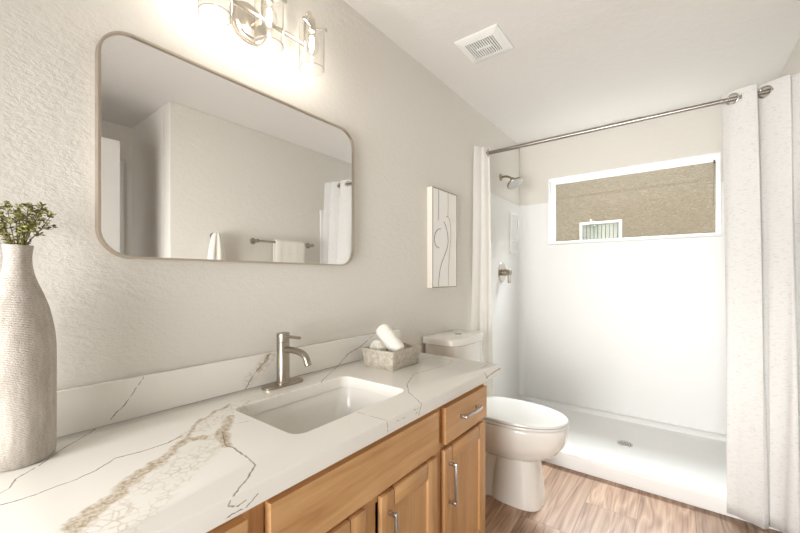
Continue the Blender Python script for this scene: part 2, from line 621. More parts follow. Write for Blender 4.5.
# ------------------------------------------------------------------ the setting
H = 2.374          # ceiling height
YB = 3.323         # back wall of the shower
XR = 1.640         # wall opposite the mirror
YR0 = 1.019        # where that wall turns into the entry
XE = 2.397         # entry wall
YN = -1.25         # wall behind the photographer
b = NB(); box(b, (-0.12, YN - 0.12, -0.1), (XE + 0.12, YB + 0.14, 0)); struct('floor', b, MFLOOR, smooth=0)
b = NB(); box(b, (-0.12, YN - 0.12, H), (XE + 0.12, YB + 0.14, H + 0.1)); struct('ceiling', b, MC, smooth=0)
b = NB(); box(b, (-0.12, YN, 0), (0, YB, H)); struct('wall_left', b, MW, smooth=0)
WX0, WX1, WZ0, WZ1 = 0.253, 1.390, 1.465, 2.025
b = NB()
box(b, (-0.12, YB, 0), (WX0, YB + 0.14, H)); box(b, (WX1, YB, 0), (XE + 0.12, YB + 0.14, H))
box(b, (WX0, YB, 0), (WX1, YB + 0.14, WZ0)); box(b, (WX0, YB, WZ1), (WX1, YB + 0.14, H))
struct('wall_back', b, MW, smooth=0)
b = NB(); box(b, (XR, YR0, 0), (XR + 0.115, YB, H), 0.004, 2); struct('wall_right', b, MW)
b = NB(); box(b, (XR + 0.115, YR0, 0), (XE, YR0 + 0.115, H)); struct('wall_entry_return', b, MW, smooth=0)
b = NB(); box(b, (XE, YN, 0), (XE + 0.12, YR0 + 0.115, H)); struct('wall_entry', b, MW, smooth=0)
b = NB(); box(b, (-0.12, YN - 0.12, 0), (XE, YN, H)); struct('wall_near', b, MW, smooth=0)
# baseboards
b = NB(); box(b, (0, 1.412, 0), (0.012, 2.32, 0.08), 0.004); struct('baseboard_left', b, MWHITE)
b = NB(); box(b, (XR - 0.012, YR0, 0), (XR, 2.32, 0.08), 0.004); struct('baseboard_right', b, MWHITE)
b = NB(); box(b, (XE - 0.012, -0.9, 0), (XE, 0.05, 0.08), 0.004); struct('baseboard_entry', b, MWHITE)

# entry door casing with its closed slab, seen in the mirror
b = NB()
box(b, (XE - 0.018, 0.05, 0), (XE, 0.11, 2.09), 0.004); box(b, (XE - 0.018, 0.90, 0), (XE, 0.962, 2.09), 0.004)
box(b, (XE - 0.018, 0.11, 2.03), (XE, 0.90, 2.09), 0.004)
struct('trim_1', b, MWHITE)
b = NB(); box(b, (XE - 0.010, 0.112, 0.006), (XE - 0.001, 0.898, 2.028), 0.003)
struct('door_1', b, MWHITE)
# the open door leaf in line with the wall, also only in the mirror
dr = thing('room_door', 'white door leaf standing open, seen in the left end of the mirror', 'door', (1.71, 0.36, 0))
b = NB(); box(b, (1.692, -0.02, 0.008), (1.727, 0.752, 2.03), 0.003); obj('door_slab', b, MWHITE, dr)
for sx in (-1, 1):
    b = NB()
    x0 = 1.692 if sx < 0 else 1.727
    lathe(b, (x0, 0.69, 0.95), (sx, 0, 0), [(0.028, 0), (0.026, 0.006), (0.010, 0.010), (0.010, 0.030), (0.024, 0.042), (0.026, 0.052), (0.018, 0.062), (0.002, 0.065)], 20)
    obj('knob', b, MNICKEL, dr)

# shower window
win = bpy.data.objects.new('window_1', None); COL.objects.link(win)
win.location = (0.82, YB, WZ0); win['kind'] = 'structure'
b = NB()   # white lining of the opening
ring_plate(b, rrect(0.8215, 1.745, 0.5685, 0.280, 0.001, 1), rrect(0.8215, 1.745, 0.5605, 0.272, 0.001, 1), 'y', YB - 0.014, YB + 0.09)
obj('reveal', b, MVINYL, win, kind='structure')
b = NB()
ring_plate(b, rrect(0.8235, 1.731, 0.561, 0.2855, 0.002, 2), rrect(0.8275, 1.731, 0.544, 0.2635, 0.002, 2), 'y', YB + 0.045, YB + 0.095)
obj('frame', b, MVINYL, win, kind='structure')
b = NB()
ring_plate(b, rrect(0.8275, 1.731, 0.5438, 0.2633, 0.002, 2), rrect(0.8295, 1.731, 0.538, 0.2555, 0.002, 2), 'y', YB + 0.064, YB + 0.082)
obj('sash', b, MVINYL, win, kind='structure')
b = NB(); box(b, (0.2900, YB + 0.071, 1.4740), (1.3690, YB + 0.074, 1.9880))
obj('glass', b, MGLASS, win, kind='structure', smooth=0)
b = NB(); box(b, (WX0 - 0.008, YB - 0.022, WZ0 - 0.016), (WX1 + 0.008, YB + 0.05, WZ0 + 0.006), 0.004)
obj('sill', b, MVINYL, win, kind='structure')
bw = thing('blind_wand', 'thin grey blind wand hanging at the right end of the shower window', 'blind wand', (1.345, YB + 0.05, 1.66))
b = NB(); tube(b, [(1.356, YB + 0.040, 1.975), (1.356, YB + 0.042, 1.90), (1.354, YB + 0.044, 1.80), (1.352, YB + 0.044, 1.67)], 0.0018, 8)
obj('wand', b, Mat('wand_grey', srgb(120, 116, 108), 0.5).m, bw)
b = NB(); cyl(b, (1.356, YB + 0.040, 1.965), (1.356, YB + 0.040, 1.988), 0.005, 10); obj('hook', b, MDARK, bw)

# outside: side yard and the neighbouring house
YO = 5.8
b = NB(); box(b, (-6, YB + 0.14, -0.3), (8, YO, -0.15)); struct('ground_outside', b, MGRAVEL, smooth=0)
NX0, NX1, NZ0, NZ1 = 0.014, 0.539, 1.10, 1.955
b = NB()
box(b, (-6, YO, -0.3), (NX0, YO + 0.2, 4.2)); box(b, (NX1, YO, -0.3), (8, YO + 0.2, 4.2))
box(b, (NX0, YO, -0.3), (NX1, YO + 0.2, NZ0)); box(b, (NX0, YO, NZ1), (NX1, YO + 0.2, 4.2))
struct('wall_neighbour', b, MSTUC, smooth=0)
nw = bpy.data.objects.new('window_2', None); COL.objects.link(nw); nw.location = (0.276, YO, NZ0); nw['kind'] = 'structure'
b = NB()
ring_plate(b, rrect(0.2765, 1.5275, 0.2625, 0.4275, 0.002, 2), rrect(0.2765, 1.5275, 0.236, 0.401, 0.002, 2), 'y', YO - 0.02, YO + 0.06)
obj('frame', b, MVINYL, nw, kind='structure')
b = NB(); box(b, (0.04, YO + 0.05, 1.126), (0.513, YO + 0.054, 1.929)); obj('glass', b, MGLASS, nw, kind='structure', smooth=0)
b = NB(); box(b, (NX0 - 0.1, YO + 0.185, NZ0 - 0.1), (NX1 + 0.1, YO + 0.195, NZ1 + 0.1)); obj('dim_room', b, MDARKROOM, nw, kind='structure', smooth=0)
vb = thing('vertical_blind', 'pale green vertical blind in the neighbouring house window', 'blind', (0.276, YO + 0.1, 1.12))
b = NB(); box(b, (0.03, YO + 0.09, 1.925), (0.52, YO + 0.13, 1.95)); obj('headrail', b, MBLIND, vb)
for k in range(10):
    b = NB()
    x = 0.055 + k * 0.049
    vs = box(b, (-0.020, -0.001, 1.13), (0.020, 0.001, 1.925))
    xform(b, b.verts, Matrix.Translation((x, YO + 0.11, 0)) @ Matrix.Rotation(0.42, 4, 'Z'))
    obj('vane', b, MBLIND, vb)

# ------------------------------------------------------------------ shower
SZ0, SZ1 = 0.0958, 1.818
SY0 = 2.325
def extr(b, pts, z0, z1):
    loft(b, [[(p[0], p[1], z0) for p in pts], [(p[0], p[1], z1) for p in pts]])
def cove(cx, cy, r, sx):
    return [(cx + sx * r * math.cos(t), cy + r * math.sin(t)) for t in [PI / 2 * k / 6 for k in range(7)]]
pl = thing('shower_wall_panel', 'glossy white wall panel under the shower head, with the valve on it', 'shower wall', (0.006, 2.8, SZ0), 'acrylic shower wall panels')
b = NB(); box(b, (0.0005, 2.388, SZ0), (0.011, YB - 0.062, SZ1), 0.003); obj('sheet', b, MACR, pl)
pr = thing('shower_wall_panel', 'glossy white wall panel hidden behind the right shower curtain', 'shower wall', (XR - 0.006, 2.8, SZ0), 'acrylic shower wall panels')
b = NB(); box(b, (XR - 0.011, SY0, SZ0), (XR - 0.0005, YB - 0.062, SZ1), 0.003); obj('sheet', b, MACR, pr)
pb = thing('shower_wall_panel', 'glossy white wall panel across the back of the shower under the window', 'shower wall', (0.82, YB - 0.006, SZ0), 'acrylic shower wall panels')
R_ = 0.05
for sx, x0, xi in ((-1, 0.0005, 0.011), (1, XR - 0.0005, XR - 0.011)):
    b = NB()
    cxn = xi - sx * R_
    arc = [(cxn + sx * R_ * math.cos(PI / 2 * k / 8), YB - 0.011 - R_ + R_ * math.sin(PI / 2 * k / 8)) for k in range(9)]
    poly = arc + [(arc[-1][0], YB - 0.0005), (x0, YB - 0.0005), (x0, arc[0][1])]
    extr(b, poly, SZ0, SZ1)
    obj('corner_cove', b, MACR, pb)
b = NB()
zt = WZ0 - 0.018
prism(b, [(0.0615, SZ0), (XR - 0.0615, SZ0), (XR - 0.0615, SZ1), (WX1 + 0.001, SZ1), (WX1 + 0.001, zt), (WX0 - 0.001, zt), (WX0 - 0.001, SZ1), (0.0615, SZ1)], 'y', YB - 0.011, YB - 0.0005)
obj('sheet', b, MACR, pb, smooth=0)

sp = thing('shower_pan', 'low white shower base with a rounded curb and centre drain recess', 'shower pan', (0.82, 2.85, 0))
# cross-section in y: curb, dished floor, ledge under the surround
xs_ = [0.001 + (XR - 0.002) * k / 24 for k in range(25)]
def pan_floor(x, y):
    return 0.050 + 0.012 * min(1.0, math.hypot((x - 0.873) / 0.7, (y - 2.85) / 0.35))
b = NB()
rows = []
prof_front = [(2.387, 0.001), (2.387, 0.070), (2.389, 0.082), (2.396, 0.091), (2.408, 0.096), (2.446, 0.096), (2.458, 0.092), (2.468, 0.080), (2.480, 0.068), (2.492, None)]
ylist = [2.53 + (3.235 - 2.53) * k / 18 for k in range(19)]
prof = [(y, z) for y, z in prof_front] + [(y, None) for y in ylist] + [(3.262, 0.066), (3.272, 0.085), (3.285, 0.095), (YB - 0.001, 0.095), (YB - 0.001, 0.001)]
rings = []
for x in xs_:
    ring = []
    side = min(x - 0.001, XR - 0.001 - x)
    for y, z in prof:
        if z is None:
            z = pan_floor(x, y)
            if side < 0.05:
                z += (0.095 - z) * (1 - side / 0.05) ** 2
        ring.append((x, y, z))
    rings.append(ring)
# x positions must be denser at the ends
loft(b, rings)
obj('base', b, MACR, sp, smooth=50)
dd = thing('shower_drain', 'round slotted metal drain in the white shower base', 'drain', (0.873, 2.85, 0.051))
b = NB(); lathe(b, (0.873, 2.85, 0.0505), (0, 0, 1), [(0.036, 0), (0.046, 0.0), (0.046, 0.004), (0.043, 0.0055), (0.036, 0.0035), (0.034, 0.001)], 28, cap0=True, cap1=True)
obj('rim', b, MDRAIN, dd)
b = NB(); lathe(b, (0.873, 2.85, 0.0516), (0, 0, 1), [(0.035, 0), (0.035, 0.0012)], 24); obj('well', b, MDARK, dd)
b = NB()
for k in range(7):
    x = -0.027 + 0.009 * k
    w = math.sqrt(0.035 ** 2 - x * x)
    box(b, (0.873 + x - 0.0026, 2.85 - w, 0.0528), (0.873 + x + 0.0026, 2.85 + w, 0.0545))
obj('grate', b, MDRAIN, dd)

# shower head
sh = thing('showerhead', 'round brushed nickel shower head on a bent arm high on the shower wall', 'shower head', (0.0, 2.868, 1.98))
b = NB(); lathe(b, (0.0005, 2.868, 1.985), (1, 0, 0), [(0.030, 0), (0.030, 0.003), (0.022, 0.008), (0.012, 0.012)], 24); obj('flange', b, MNICKEL, sh)
b = NB(); tube(b, smooth_path([(0.005, 2.868, 1.985), (0.05, 2.862, 1.983), (0.085, 2.850, 1.967), (0.112, 2.835, 1.945)], 6), 0.0095, 14); obj('arm', b, MNICKEL, sh)
hd = Vector((0.40, -0.12, -0.70)).normalized()
b = NB(); lathe(b, Vector((0.112, 2.835, 1.945)) - hd * 0.012, hd, [(0.010, 0), (0.017, 0.006), (0.017, 0.022), (0.013, 0.028)], 20); obj('ball_joint', b, MNICKEL, sh)
b = NB(); lathe(b, Vector((0.112, 2.835, 1.945)) + hd * 0.012, hd, [(0.014, 0), (0.022, 0.008), (0.048, 0.018), (0.062, 0.026), (0.064, 0.034), (0.062, 0.038)], 32); obj('head', b, MNICKEL, sh)
b = NB(); lathe(b, Vector((0.112, 2.835, 1.945)) + hd * 0.0502, hd, [(0.057, 0), (0.056, 0.003), (0.050, 0.004), (0.030, 0.0035), (0.010, 0.004)], 32); obj('spray_face', b, Mat('spray_plate_grey', srgb(178, 176, 172), 0.4).m, sh, label='pale spray plate')

# shower valve
sv = thing('shower_valve', 'nickel shower valve with an oval plate and lever handle', 'shower valve', (0.011, 2.872, 1.205))
b = NB()
lathe(b, (0.0115, 2.872, 1.207), (1, 0, 0), [(0.082, 0), (0.082, 0.002), (0.078, 0.006), (0.05, 0.009), (0.0, 0.009)], 36)
obj('escutcheon', b, MCHROME, sv)
b = NB(); lathe(b, (0.020, 2.872, 1.207), (1, 0, 0), [(0.028, 0), (0.027, 0.03), (0.024, 0.034), (0.024, 0.062), (0.020, 0.066)], 24); obj('hub', b, MNICKEL, sv)
b = NB()
vs = box(b, (0.062, 2.858, 1.120), (0.080, 2.886, 1.225), 0.005); obj('lever', b, MNICKEL, sv)

# moulded caddy
nc = thing('shower_caddy', 'tall white moulded soap shelf on the shower side wall', 'soap shelf', (0.011, 3.135, 1.37))
b = NB()
ring_plate(b, rrect(3.1355, 1.552, 0.098, 0.176, 0.014, 4), rrect(3.1355, 1.552, 0.076, 0.154, 0.010, 4), 'x', 0.0112, 0.024)
obj('frame', b, MACR, nc)
b = NB(); box(b, (0.0114, 3.06, 1.40), (0.0145, 3.211, 1.705)); obj('back', b, Mat('caddy_back_shade', srgb(236, 236, 233), 0.3).m, nc)
b = NB(); box(b, (0.0145, 3.0605, 1.478), (0.026, 3.2105, 1.490), 0.003); obj('shelf', b, MACR, nc)
b = NB(); box(b, (0.0145, 3.0605, 1.399), (0.024, 3.2105, 1.408), 0.003); obj('lower_shelf', b, MACR, nc)

# curtain rod
YROD, ZROD = 2.45, 2.054
cr = thing('curtain_rod', 'straight nickel shower curtain rod spanning the alcove', 'curtain rod', (0.82, YROD, ZROD))
b = NB(); cyl(b, (0.004, YROD, ZROD), (1.0, YROD, ZROD), 0.0125, 20); obj('outer_tube', b, MROD, cr)
b = NB(); cyl(b, (0.99, YROD, ZROD), (XR - 0.004, YROD, ZROD), 0.0108, 20); obj('inner_tube', b, MROD, cr)
for x, s in ((0.0005, 1), (XR - 0.0005, -1)):
    b = NB(); lathe(b, (x, YROD, ZROD), (s, 0, 0), [(0.028, 0), (0.028, 0.004), (0.020, 0.010), (0.015, 0.022)], 24); obj('flange', b, MROD, cr)


def curtain(name, label, path_top, path_bot, ztop, zbot, mat, grommets, group):
    """path_*: (x,y) control points along the hem, same count"""
    root = thing(name, label, 'shower curtain', (path_top[0][0], YROD, ztop), group)
    pt = smooth_path([(p[0], p[1], 0) for p in path_top], 8)
    pb = smooth_path([(p[0], p[1], 0) for p in path_bot], 8)
    b = NB()
    zs = [ztop - 0.006 * k for k in range(13)]
    zs += [zs[-1] + (zbot - zs[-1]) * k / 36 for k in range(1, 37)]
    rings = []
    for z in zs:
        t = (ztop - z) / (ztop - zbot)
        s = t ** 0.9
        ring = []
        for i, (a, c) in enumerate(zip(pt, pb)):
            p = a.lerp(c, s)
            wob = 0.006 * math.sin(i * 0.37 + 5 * t) * t
            zz = z
            ring.append((p.x + wob, p.y + 0.006 * math.sin(i * 0.21 + 4 * t + 1) * t, zz))
        rings.append(ring)
    loft(b, rings, closed=False)
    hole = [f for f in b.faces if any((v.co.y - YROD) ** 2 + (v.co.z - ZROD) ** 2 < 0.0165 ** 2 for v in f.verts)]
    bmesh.ops.delete(b, geom=hole, context='FACES')
    obj('panel', b, mat, root, smooth=80, mods=[('SOLIDIFY', dict(thickness=0.0018, offset=0.0))])
    for (x, y, ang) in grommets:
        g = NB()
        nrm = Vector((math.cos(ang), math.sin(ang), 0))
        c = Vector((x, y, ZROD))
        _, u, w = basis(nrm)
        pts = [c + (u * math.cos(q) + w * math.sin(q)) * 0.0255 for q in [2 * PI * i / 28 for i in range(28)]]
        tube(g, pts, 0.0045, 10, closed=True)
        obj('grommet', g, MGROM, root)
    return root


# right curtain: sawtooth pleats drawn against the right wall
pt = [(1.335, 2.486), (1.352, 2.468), (1.373, 2.450), (1.415, 2.432), (1.450, 2.424), (1.458, 2.434), (1.452, 2.462), (1.456, 2.484), (1.470, 2.470), (1.489, 2.450), (1.528, 2.424), (1.560, 2.408),
      (1.567, 2.414), (1.563, 2.428), (1.567, 2.436), (1.584, 2.424), (1.606, 2.406), (1.626, 2.388), (1.637, 2.386)]
pbm = [(1.352, 2.376), (1.370, 2.366), (1.402, 2.352), (1.440, 2.338), (1.472, 2.326), (1.480, 2.332), (1.478, 2.352), (1.482, 2.372), (1.494, 2.362), (1.510, 2.348), (1.540, 2.322), (1.566, 2.306),
       (1.574, 2.312), (1.570, 2.326), (1.576, 2.334), (1.590, 2.326), (1.608, 2.312), (1.626, 2.295), (1.637, 2.296)]
curtain('shower_curtain', 'slubbed white shower curtain gathered at the right end of the rod beside the window', pt, pbm, 2.096, 0.022, MCURT,
        [(1.373, YROD, math.radians(52)), (1.489, YROD, math.radians(52))], 'shower curtains on the rod')
ptl = [(0.010, 2.360), (0.020, 2.374), (0.030, 2.396), (0.038, 2.418), (0.046, 2.424), (0.052, 2.416), (0.060, 2.420), (0.070, 2.440), (0.078, 2.452), (0.087, 2.446)]
pbl = [(0.014, 2.288), (0.034, 2.298), (0.056, 2.314), (0.076, 2.330), (0.094, 2.334), (0.110, 2.326), (0.126, 2.330), (0.144, 2.342), (0.160, 2.346), (0.176, 2.338)]
curtain('shower_curtain', 'narrow plain white curtain bunched on the rod behind the toilet tank', ptl, pbl, 2.096, 0.022, MCURTL,
        [(0.078, YROD, math.radians(20))], 'shower curtains on the rod')

# ------------------------------------------------------------------ vanity
vc = thing('vanity_cabinet', 'honey maple vanity cabinet under the white quartz counter', 'cabinet', (0.27, 0.71, 0))
CY0, CY1, CX = 0.012, 1.415, 0.516      # body ends; CX front of the face frame
CZ = 0.755
b = NB()
box(b, (0.001, CY0, 0.10), (CX - 0.019, CY0 + 0.018, CZ)); box(b, (0.001, CY1 - 0.018, 0.10), (CX - 0.019, CY1, CZ))
box(b, (0.001, CY0 + 0.018, 0.10), (CX - 0.019, CY1 - 0.018, 0.118)); box(b, (0.001, CY0 + 0.018, 0.118), (0.008, CY1 - 0.018, CZ))
box(b, (0.001, CY0, 0.0), (CX - 0.019, CY0 + 0.018, 0.10)); box(b, (0.001, CY1 - 0.018, 0.0), (CX - 0.019, CY1, 0.10))
obj('carcass', b, MWOODV, vc, smooth=0)
b = NB(); box(b, (CX - 0.09, CY0 + 0.018, 0.0), (CX - 0.072, CY1 - 0.018, 0.10)); obj('toe_kick', b, MWOODH, vc, smooth=0)
FR = [(CY0, 0.055), (0.338, 0.405), (1.018, 1.075), (1.372, CY1)]
b = NB()
for y0, y1 in FR:
    box(b, (CX - 0.019, y0, 0.10), (CX, y1, CZ), 0.001, 1)
for (y0, y1) in ((0.055, 0.338), (0.405, 1.018), (1.075, 1.372)):
    box(b, (CX - 0.019, y0, 0.10), (CX - 0.0005, y1, 0.135)); box(b, (CX - 0.019, y0, 0.712), (CX - 0.0005, y1, CZ)); box(b, (CX - 0.019, y0, 0.560), (CX - 0.0005, y1, 0.610))
box(b, (CX - 0.019, 0.690, 0.135), (CX - 0.0005, 0.735, 0.560))
obj('face_frame', b, MWOODV, vc)
DX = 0.535


def slab_front(name, y0, y1, z0, z1, parent):
    b = NB()
    vs = box(b, (CX + 0.0005, y0, z0), (DX - 0.005, y1, z1))
    # wide chamfer round the face
    f = [f for f in b.faces if all(abs(v.co.x - DX + 0.005) < 1e-6 for v in f.verts)]
    r = bmesh.ops.inset_region(b, faces=f, thickness=0.021, depth=0.0)
    bmesh.ops.translate(b, verts=list({v for q in f for v in q.verts}), vec=(0.008, 0, 0))
    return obj(name, b, MWOODH, parent, smooth=20)


def bar_pull(p0, p1, parent):
    """arched bar pull standing off the front; p0,p1 = (y,z) of the two feet"""
    h = thing_part = None
    b = NB()
    x0 = DX + 0.003
    x1 = x0 + 0.028
    a, c = Vector((0, *p0)), Vector((0, *p1))
    d = (c - a).normalized()
    w = 0.0055
    n = Vector((0, -d.z, d.y))
    # square-section bar with slightly bowed span and two square posts
    def bar(q0, q1, hw, xa, xb):
        ring = lambda q, x: [(x, *(q + n * s)[1:3]) for s in (-hw, hw)]
        lo = [min(v) for v in zip(q0 - n * hw, q1 + n * hw, q0 + n * hw, q1 - n * hw)]
        hi = [max(v) for v in zip(q0 - n * hw, q1 + n * hw, q0 + n * hw, q1 - n * hw)]
        box(b, (xa, lo[1], lo[2]), (xb, hi[1], hi[2]), 0.0018, 2)
    bar(a - d * 0.007, c + d * 0.007, w, x1 - 0.009, x1)
    for q in (a, c):
        bar(q - d * 0.0055, q + d * 0.0055, w + 0.0006, x0, x1 - 0.001)
    return obj('handle', b, MPULL, parent, label='satin nickel bar pull')


def door_front(y0, y1, z0, z1, parent):
    R = 0.056
    b = NB()
    box(b, (CX + 0.003, y0 + R - 0.002, z0 + R - 0.002), (DX - 0.010, y1 - R + 0.002, z1 - R + 0.002))
    dd_ = obj('door', b, MWOODV, parent, smooth=0)
    for (ya, yb_) in ((y0, y0 + R), (y1 - R, y1)):
        b = NB(); box(b, (CX + 0.0005, ya, z0), (DX, yb_, z1), 0.0075, 2); obj('stile', b, MWOODV, dd_)
    for (za, zb) in ((z0, z0 + R), (z1 - R, z1)):
        b = NB(); box(b, (CX + 0.0005, y0 + R, za), (DX, y1 - R, zb), 0.0075, 2); obj('rail', b, MWOODH, dd_)
    return dd_


for (y0, y1, hy) in ((0.033, 0.358, 0.0), (1.069, 1.397, 0.0)):
    d = slab_front('drawer', y0, y1, 0.600, 0.724, vc)
    ym = (y0 + y1) / 2
    bar_pull((ym - 0.062, 0.668), (ym + 0.062, 0.668), d)
slab_front('false_front', 0.406, 1.024, 0.597, 0.728, vc)
d = door_front(0.033, 0.358, 0.108, 0.580, vc); bar_pull((0.330, 0.398), (0.330, 0.528), d)
d = door_front(0.406, 0.682, 0.108, 0.580, vc); bar_pull((0.654, 0.398), (0.654, 0.528), d)
d = door_front(0.740, 1.024, 0.108, 0.580, vc); bar_pull((0.768, 0.398), (0.768, 0.528), d)
d = door_front(1.069, 1.397, 0.108, 0.580, vc); bar_pull((1.097, 0.398), (1.097, 0.528), d)

# counter with an undermount opening
TY0, TY1 = -0.050, 1.493
ct = thing('vanity_countertop', 'white quartz countertop with gold and grey veins on the maple vanity', 'countertop', (0.28, 0.72, 0.756))
SX0, SX1, SY0_, SY1_ = 0.158, 0.451, 0.530, 0.968
b = NB()
n_ = 7
outer = rrect((0.001 + XF) / 2, (TY0 + TY1) / 2, (XF - 0.001) / 2, (TY1 - TY0) / 2, 0.008, n_)
inner = rrect((SX0 + SX1) / 2, (SY0_ + SY1_) / 2, (SX1 - SX0) / 2, (SY1_ - SY0_) / 2, 0.032, n_)
def off(poly, d):
    cx = sum(p[0] for p in poly) / len(poly); cy = sum(p[1] for p in poly) / len(poly)
    xs = [p[0] for p in poly]; ys = [p[1] for p in poly]
    hx, hy = (max(xs) - min(xs)) / 2, (max(ys) - min(ys)) / 2
    return [(cx + (p[0] - cx) * (hx + d) / hx, cy + (p[1] - cy) * (hy + d) / hy) for p in poly]
Z0 = 0.756
rz = lambda poly, z: [(p[0], p[1], z) for p in poly]
loft(b, [rz(outer, Z0), rz(off(outer, 0.0), ZT - 0.003), rz(off(outer, -0.001), ZT - 0.0009), rz(off(outer, -0.003), ZT),
         rz(off(inner, 0.002), ZT), rz(inner, ZT - 0.002), rz(inner, Z0 + 0.012), rz(inner, Z0)], wrap=True)
obj('slab', b, MQUARTZ, ct, smooth=30)
bs = thing('backsplash', 'low white quartz backsplash strip along the wall behind the faucet', 'backsplash', (0.011, 0.72, ZT))
b = NB(); box(b, (0.0008, TY0, ZT + 0.0002), (XB, TY1, 0.900), 0.0015, 2); obj('strip', b, MQUARTZ, bs)

# sink
sk = thing('undermount_sink', 'rectangular white undermount sink set in the quartz counter', 'sink', (0.30, 0.73, 0.63))
b = NB()
cxs, cys = (SX0 + SX1) / 2, (SY0_ + SY1_) / 2
def bowl(hx, hy, r, z):
    return [(p[0], p[1], z) for p in rrect(cxs, cys, hx, hy, r, 8)]
hx, hy = (SX1 - SX0) / 2, (SY1_ - SY0_) / 2
rings = [bowl(hx + 0.022, hy + 0.022, 0.05, Z0 - 0.0005), bowl(hx + 0.006, hy + 0.006, 0.038, Z0 - 0.0005), bowl(hx + 0.003, hy + 0.003, 0.038, Z0 - 0.006),
         bowl(hx - 0.004, hy - 0.006, 0.042, 0.70), bowl(hx - 0.014, hy - 0.022, 0.052, 0.655), bowl(hx - 0.028, hy - 0.045, 0.056, 0.630), bowl(hx - 0.055, hy - 0.085, 0.055, 0.618),
         bowl(hx - 0.085, hy - 0.13, 0.045, 0.613), bowl(0.032, 0.032, 0.031, 0.610), bowl(0.022, 0.022, 0.0215, 0.609)]
outer_r = [[(cxs + (p[0] - cxs) * 1.06, cys + (p[1] - cys) * 1.06, p[2] - 0.012) for p in r] for r in rings]
loft(b, rings + outer_r[::-1][:-1] + [[(p[0], p[1], Z0 - 0.012) for p in rings[0]]], wrap=True)
obj('basin', b, MBASIN, sk, smooth=50)
b = NB(); lathe(b, (cxs, cys, 0.6085), (0, 0, 1), [(0.021, 0), (0.024, 0.004), (0.022, 0.006), (0.012, 0.005), (0.012, 0.012), (0.010, 0.014)], 24); obj('drain', b, MNICKEL, sk)

# faucet
FX, FY = 0.072, 0.756
fc = thing('sink_faucet', 'brushed nickel single-lever faucet on an oval deck plate behind the sink', 'faucet', (FX, FY, ZT))
b = NB()
def stadium(hl, r, z):
    pts = []
    for k in range(13):
        a = -PI / 2 + PI * k / 12 - PI / 2 + PI / 2
        pts.append((FX + r * math.sin(PI * k / 12 - PI / 2), FY + (hl - r) + r * math.cos(PI * k / 12 - PI / 2), z))
    for k in range(13):
        pts.append((FX - r * math.sin(PI * k / 12 - PI / 2), FY - (hl - r) - r * math.cos(PI * k / 12 - PI / 2), z))
    return pts
loft(b, [stadium(0.078, 0.029, ZT + 0.0003), stadium(0.078, 0.029, ZT + 0.0055), stadium(0.076, 0.027, ZT + 0.0075)])
obj('deck_plate', b, MNICKEL, fc)
b = NB(); lathe(b, (FX, FY, ZT + 0.0072), (0, 0, 1), [(0.0255, 0), (0.0255, 0.004), (0.0215, 0.007), (0.0215, 0.142), (0.0205, 0.1435)], 32); obj('body', b, MNICKEL, fc)
b = NB(); lathe(b, (FX, FY, ZT + 0.1512), (0, 0, 1), [(0.0205, 0), (0.0218, 0.001), (0.0218, 0.027), (0.0200, 0.029)], 32); obj('cap', b, MNICKEL, fc)
b = NB(); tube(b, [(FX + 0.018, FY, 0.963), (FX + 0.05, FY + 0.002, 0.9635), (FX + 0.088, FY + 0.004, 0.964)], [0.0052, 0.0052, 0.0050], 14); obj('lever', b, MNICKEL, fc)
b = NB(); tube(b, smooth_path([(FX + 0.012, FY, 0.917), (FX + 0.055, FY, 0.920), (FX + 0.095, FY, 0.917), (FX + 0.122, FY, 0.906), (FX + 0.137, FY, 0.880)], 8), 0.0108, 18); obj('spout', b, MNICKEL, fc)

# ------------------------------------------------------------------ mirror
mr = thing('vanity_mirror', 'wide rounded-corner mirror in a slim nickel frame above the vanity', 'mirror', (0.0, 0.711, 1.214))
MY, MZ, MHY, MHZ = 0.706, 1.5095, 0.4465, 0.2945
b = NB()
o1, i1 = rrect(MY, MZ, MHY, MHZ, 0.075, 12), rrect(MY, MZ, MHY - 0.006, MHZ - 0.006, 0.069, 12)
ring_plate(b, o1, i1, 'x', 0.0008, 0.026); obj('frame', b, MFRAME, mr, smooth=40)
b = NB(); prism(b, rrect(MY, MZ, MHY - 0.0062, MHZ - 0.0062, 0.069, 12), 'x', 0.012, 0.020); obj('mirror_glass', b, MMIRROR, mr, smooth=0)

